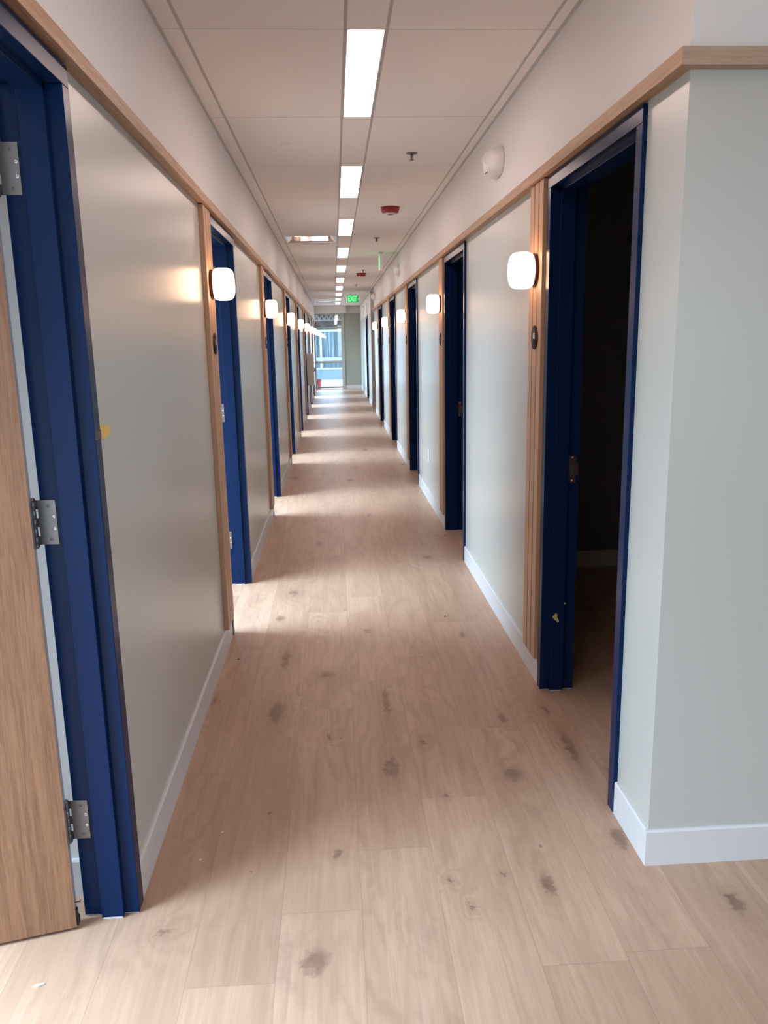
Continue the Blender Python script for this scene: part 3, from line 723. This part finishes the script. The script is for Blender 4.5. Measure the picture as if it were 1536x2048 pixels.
# exit signs
def exit_sign(loc, face_rot, lab, letters=True):
    e = empty('exit_sign', loc, lab, 'exit sign', None); e.rotation_euler = (0, 0, face_rot)
    def can(bm): box(bm, -0.10, 0.10, -0.028, 0.028, -0.022, 0, 0, 0.003)
    def pan(bm): box(bm, -0.155, 0.155, -0.016, 0.016, -0.215, -0.022, 0, 0.002)
    def edge(bm):
        for s_ in (-1, 1): box(bm, s_*0.148, s_*0.162, -0.018, 0.018, -0.218, -0.020)
        box(bm, -0.16, 0.16, -0.018, 0.018, -0.219, -0.206); box(bm, -0.16, 0.16, -0.018, 0.018, -0.036, -0.021)
    local(can, 'canopy', [M_PLASTIC], e); local(pan, 'panel', [M_EXIT], e); local(edge, 'edge_frame', [M_PLASTIC], e)
    for s_ in ((-1,) if letters else (-1, 1)):
        rot = (PI/2, 0, 0) if s_ < 0 else (PI/2, 0, PI)
        t = text_mesh('EXIT', 0.185, 0.001, 'lettering', M_GREEN, e, (-0.006*(-s_), s_*0.0175, -0.120), rot, 0.60, 0.0035)
        def ch(bm, s_=s_): prism(bm, [(0.135, -0.145), (0.135, -0.095), (0.152, -0.120)], (0, s_*0.002, 0), (0, s_*0.0165, 0), (1, 0, 0), (0, 0, 1))
        local(ch, 'arrow', [M_GREEN], e)
    return e
exit_sign((0.510, 20.95, ZC), 0, 'green EXIT sign hanging from the ceiling at the far end')
exit_sign((0.665, 11.35, ZC), PI/2, 'edge-on green exit sign hanging by the right wall', False)

# outlets, cabinet
for y, z, lab in ((7.90, 0.464, 'white wall outlet low on the right wall, nearer one'), (17.20, 0.45, 'white wall outlet low on the right wall, far one')):
    e = empty('wall_outlet', (XR, y, z), lab, 'outlet', 'outlets on the right wall')
    local(lambda bm: box(bm, -0.006, 0, -0.036, 0.036, -0.058, 0.058, 0, 0.002), 'cover', [M_PLASTIC], e)
    for dz in (-0.02, 0.02):
        local(lambda bm, dz=dz: box(bm, -0.0075, -0.005, -0.016, 0.016, dz-0.014, dz+0.014, 0, 0.002), 'socket', [M_BASE], e)
e = empty('wall_cabinet', (XL, 18.75, 0.60), 'beige metal cabinet fixed to the far left wall between two doors', 'cabinet')
local(lambda bm: box(bm, 0, 0.125, 0, 0.60, 0, 0.72, 0, 0.004), 'body', [M_CAB], e)
local(lambda bm: box(bm, 0.125, 0.132, 0.01, 0.59, 0.01, 0.71, 0, 0.002), 'door', [M_CAB], e)
local(lambda bm: box(bm, 0.132, 0.15, 0.52, 0.54, 0.30, 0.40, 0, 0.003), 'handle', [M_STEELD], e)

# ------------------------------------------------------------------ tape scraps and debris
bm = bmesh.new()
pts = [(0.0, 0.024), (0.040, 0.024), (0.062, 0.013), (0.110, 0.012), (0.138, -0.004), (0.120, -0.018), (0.070, -0.024), (0.040, -0.018), (0.0, -0.018)]
prism(bm, pts, (0.0012, 0, 0), (XL+0.0005, L_FAR[0]+0.004, 1.368), (0, 1, 0), (0, 0, 1))
prism(bm, [(0, -0.01), (0.05, -0.01), (0.05, 0.012), (0, 0.012)], (0.0012, 0, 0), (XL+0.0142, L_FAR[0]-0.05, 1.366), (0, 1, 0), (0, 0, 1), 1)
make('tape_scrap', bm, [M_TAPE, M_BRONZE], loc=(XL, L_FAR[0], 1.368), label='torn bit of yellow tape on the left wall by the nearest frame', cat='tape')
bm = bmesh.new(); yj = R_NEAR[0]+DW-0.050-0.0165
prism(bm, [(-0.016, 0.004), (0.0, 0.024), (0.008, 0.018), (0.007, 0.004), (0.016, -0.014), (0.012, -0.022), (0.0, -0.012)], (0, -0.001, 0), (XR+0.048, yj, 0.352), (1, 0, 0), (0, 0, 1))
make('tape_scrap', bm, [M_TAPE2], loc=(XR+0.048, yj, 0.352), label='heart-shaped scrap of yellow tape on the dark blue right frame', cat='tape')
debris = [((0.78, 6.45), 0.020, 0, 0.4, 'white paint chip on the floor near the second right door'), ((0.87, 6.43), 0.016, 1, 0.1, 'dark crumb beside the white paint chip near the second right door'),
          ((-0.62+0.2, 2.42), 0.012, 0, 0.9, 'pale wood sliver on the floor near the left baseboard'), ((-0.47, 2.28), 0.010, 0, 0.3, 'tiny pale chip on the floor just beyond the nearest left frame'),
          ((-0.33, 8.9), 0.06, 2, 1.4, 'thin white splinter lying across the floor between far left doors'), ((0.66, 9.9), 0.02, 1, 0.7, 'dark crumb on the floor before the third right door'),
          ((-0.80, 1.80), 0.030, 0, 0.3, 'pale sliver on the floor in front of the open wood door'), ((-0.54, 3.92), 0.012, 1, 0.5, 'black speck on the floor near the left slat strip'),
          ((0.60, 4.45), 0.022, 1, 1.2, 'dark splinter on the floor by the right wall'), ((-0.31, 7.45), 0.014, 1, 1.2, 'dark speck on the floor in the third left doorway light')]
for (x, y), s_, m_, a, lab in debris:
    bm = bmesh.new(); w = s_*0.35 if m_ != 2 else 0.004
    pr_ = [(-s_/2, -w*0.2), (-s_*0.1, -w/2), (s_/2, -w*0.1), (s_*0.35, w*0.4), (-s_*0.25, w/2)]
    u = (math.cos(a), math.sin(a), 0); v = (-math.sin(a), math.cos(a), 0)
    prism(bm, pr_, (0, 0, 0.0025), (x, y, 0.0003), u, v)
    make('debris_chip', bm, [M_DEBRIS_D if m_ == 1 else M_DEBRIS_L], loc=(x, y, 0), label=lab, cat='debris', group='specks and chips on the floor')

# ------------------------------------------------------------------ windows of the left rooms
for i, f in enumerate(L_FAR):
    yc = f-1.25; bm = bmesh.new()
    for (a, b, z0, z1) in ((yc-1.10, yc-1.05, .90, 2.60), (yc+1.05, yc+1.10, .90, 2.60), (yc-0.025, yc+0.025, .95, 2.55), (yc-1.05, yc+1.05, .90, .95), (yc-1.05, yc+1.05, 2.55, 2.60)):
        box(bm, WXL-0.09, WXL-0.065, a, b, z0, z1)
    make('window_%d' % (i+2), bm, [M_ALU], kind='structure', label='window frame of the room behind the %s left door' % ORD[i], cat='window')

# ------------------------------------------------------------------ end window and what stands outside
WX0, WX1 = XL-0.03, 0.255
e = empty('window_1', (0, YE, 0), 'tall glazed window filling the left of the end wall', 'window', None, 'structure')
def wf(bm):
    y0, y1 = -0.01, 0.09
    box(bm, WX1, 0.36, y0-0.02, y1, 0.0, 2.50)                 # right post
    box(bm, WX0-0.05, WX0+0.035, y0, y1, 0.0, 2.50)
    box(bm, WX0, WX1, y0, y1, 0.03, 0.085); box(bm, WX0, WX1, y0, y1, 2.455, 2.50)
    box(bm, WX0, WX1, y0, y1, 2.015, 2.070); box(bm, WX0, WX1, y0, y1, 0.865, 0.930)
local(wf, 'window_frame', [M_ALU], e)
for z0, z1, m in ((0.085, 0.865, M_GLASS), (0.93, 2.015, M_GLASS), (2.07, 2.455, M_GLASS_D)):
    local(lambda bm, z0=z0, z1=z1: box(bm, WX0+0.035, WX1, 0.04, 0.046, z0, z1), 'pane', [m], e)

M_SNOW = mat('pale_concrete_outside', (0.85, 0.85, 0.85), 0.8)
bm = bmesh.new(); box(bm, -30, 30, YE+0.16, 60, -0.25, -0.06)
make('ground', bm, [M_SNOW], kind='structure', label='bright pale paving outside the end window', cat='ground')
# facade across the yard
M_FACE = painted('grey_blue_cladding', (0.27, 0.42, 0.50), 0.7); M_FACE2 = mat('streaky_store_glass', (0.13, 0.21, 0.26), 0.2)
t = NT(M_FACE2); gp_ = t.n('ShaderNodeNewGeometry').outputs['Position']
st = t.noise(t.mapping(gp_, (9, 1, 0.35)), 1.5, 4, 0.65, 0.6)
t.l(t.ramp(st, [(0.38, (0.075, 0.13, 0.17)), (0.55, (0.16, 0.27, 0.33)), (0.68, (0.5, 0.68, 0.78))]), t.b.inputs['Base Color'])
M_FASCIA = mat('dark_canopy_fascia', (0.035, 0.036, 0.034), 0.7); M_FW = mat('white_store_frame', (0.8, 0.85, 0.86), 0.5)
e = empty('building', (0, 36, -0.06), 'grey blue building seen outside through the end window', 'building')
local(lambda bm: box(bm, -9, 9, 0, 3, 0, 6), 'wall', [M_FACE], e)
for k in range(-5, 6):
    x = k*1.15
    local(lambda bm, x=x: box(bm, x-0.5, x+0.5, -0.03, 0.0, 0.55, 2.06), 'window_pane', [M_FACE2], e)
def fw(bm):
    for k in range(-5, 7):
        x = k*1.15-0.575; box(bm, x-0.045, x+0.045, -0.08, 0, 0.5, 2.06)
    box(bm, -7, 7, -0.07, 0, 2.06, 2.16); box(bm, -7, 7, -0.03, 0, 0.45, 0.50)
local(fw, 'storefront_frame', [M_FW], e)
local(lambda bm: box(bm, -9, 9, -0.12, 0, 2.18, 4.2), 'fascia', [M_FASCIA], e, 'dark band above the shop glazing')
# white rail outside
e = empty('guard_rail', (0, 30.6, -0.06), 'white rail outside across the end window', 'railing')
local(lambda bm: box(bm, -3, 3, 0, 0.05, 0.94, 1.07, 0, 0.005), 'top_rail', [M_FW], e)
for k in range(-1, 2): local(lambda bm, k=k: box(bm, k*1.6+0.30, k*1.6+0.35, 0, 0.05, 0, 0.92), 'post', [M_FW], e)
e = empty('lattice_beam', (0, 31.5, 2.36), 'pale lattice beam of an outdoor canopy seen through the transom', 'beam')
local(lambda bm: (box(bm, -3, 3, 0, 0.06, 0.22, 0.26), box(bm, -3, 3, 0, 0.06, 0.0, 0.035)), 'chord', [M_FW], e)
def lat(bm):
    for k in range(-16, 16):
        x = k*0.18; prism(bm, [(x, 0.03), (x+0.03, 0.03), (x+0.12, 0.225), (x+0.09, 0.225)], (0, 0.03, 0), (0, 0.01, 0), (1, 0, 0), (0, 0, 1))
        prism(bm, [(x+0.09, 0.225), (x+0.12, 0.225), (x+0.21, 0.03), (x+0.18, 0.03)], (0, 0.03, 0), (0, 0.02, 0), (1, 0, 0), (0, 0, 1))
local(lat, 'lattice', [M_FW], e)
for x in (-2.9, 2.9): local(lambda bm, x=x: box(bm, x-0.06, x+0.06, 0, 0.12, -2.42, 0.26), 'post', [M_FW], e)
# red bucket
M_BUCK = mat('translucent_red_plastic', (0.75, 0.09, 0.12), 0.4)
e = empty('bucket', (-0.60, 28.6, -0.06), 'red bucket standing outside behind the end window', 'bucket')
local(lambda bm: lathe(bm, [(0, 0.001), (0, 0.095), (0.36, 0.125), (0.36, 0.118), (0.02, 0.09), (0.02, 0.001)], (0, 0, 0), (0, 0, 1), 32), 'body', [M_BUCK], e)
local(lambda bm: lathe(bm, [(0.34, 0.124), (0.34, 0.131), (0.37, 0.131), (0.37, 0.124)], (0, 0, 0), (0, 0, 1), 32), 'rim', [M_BUCK], e)
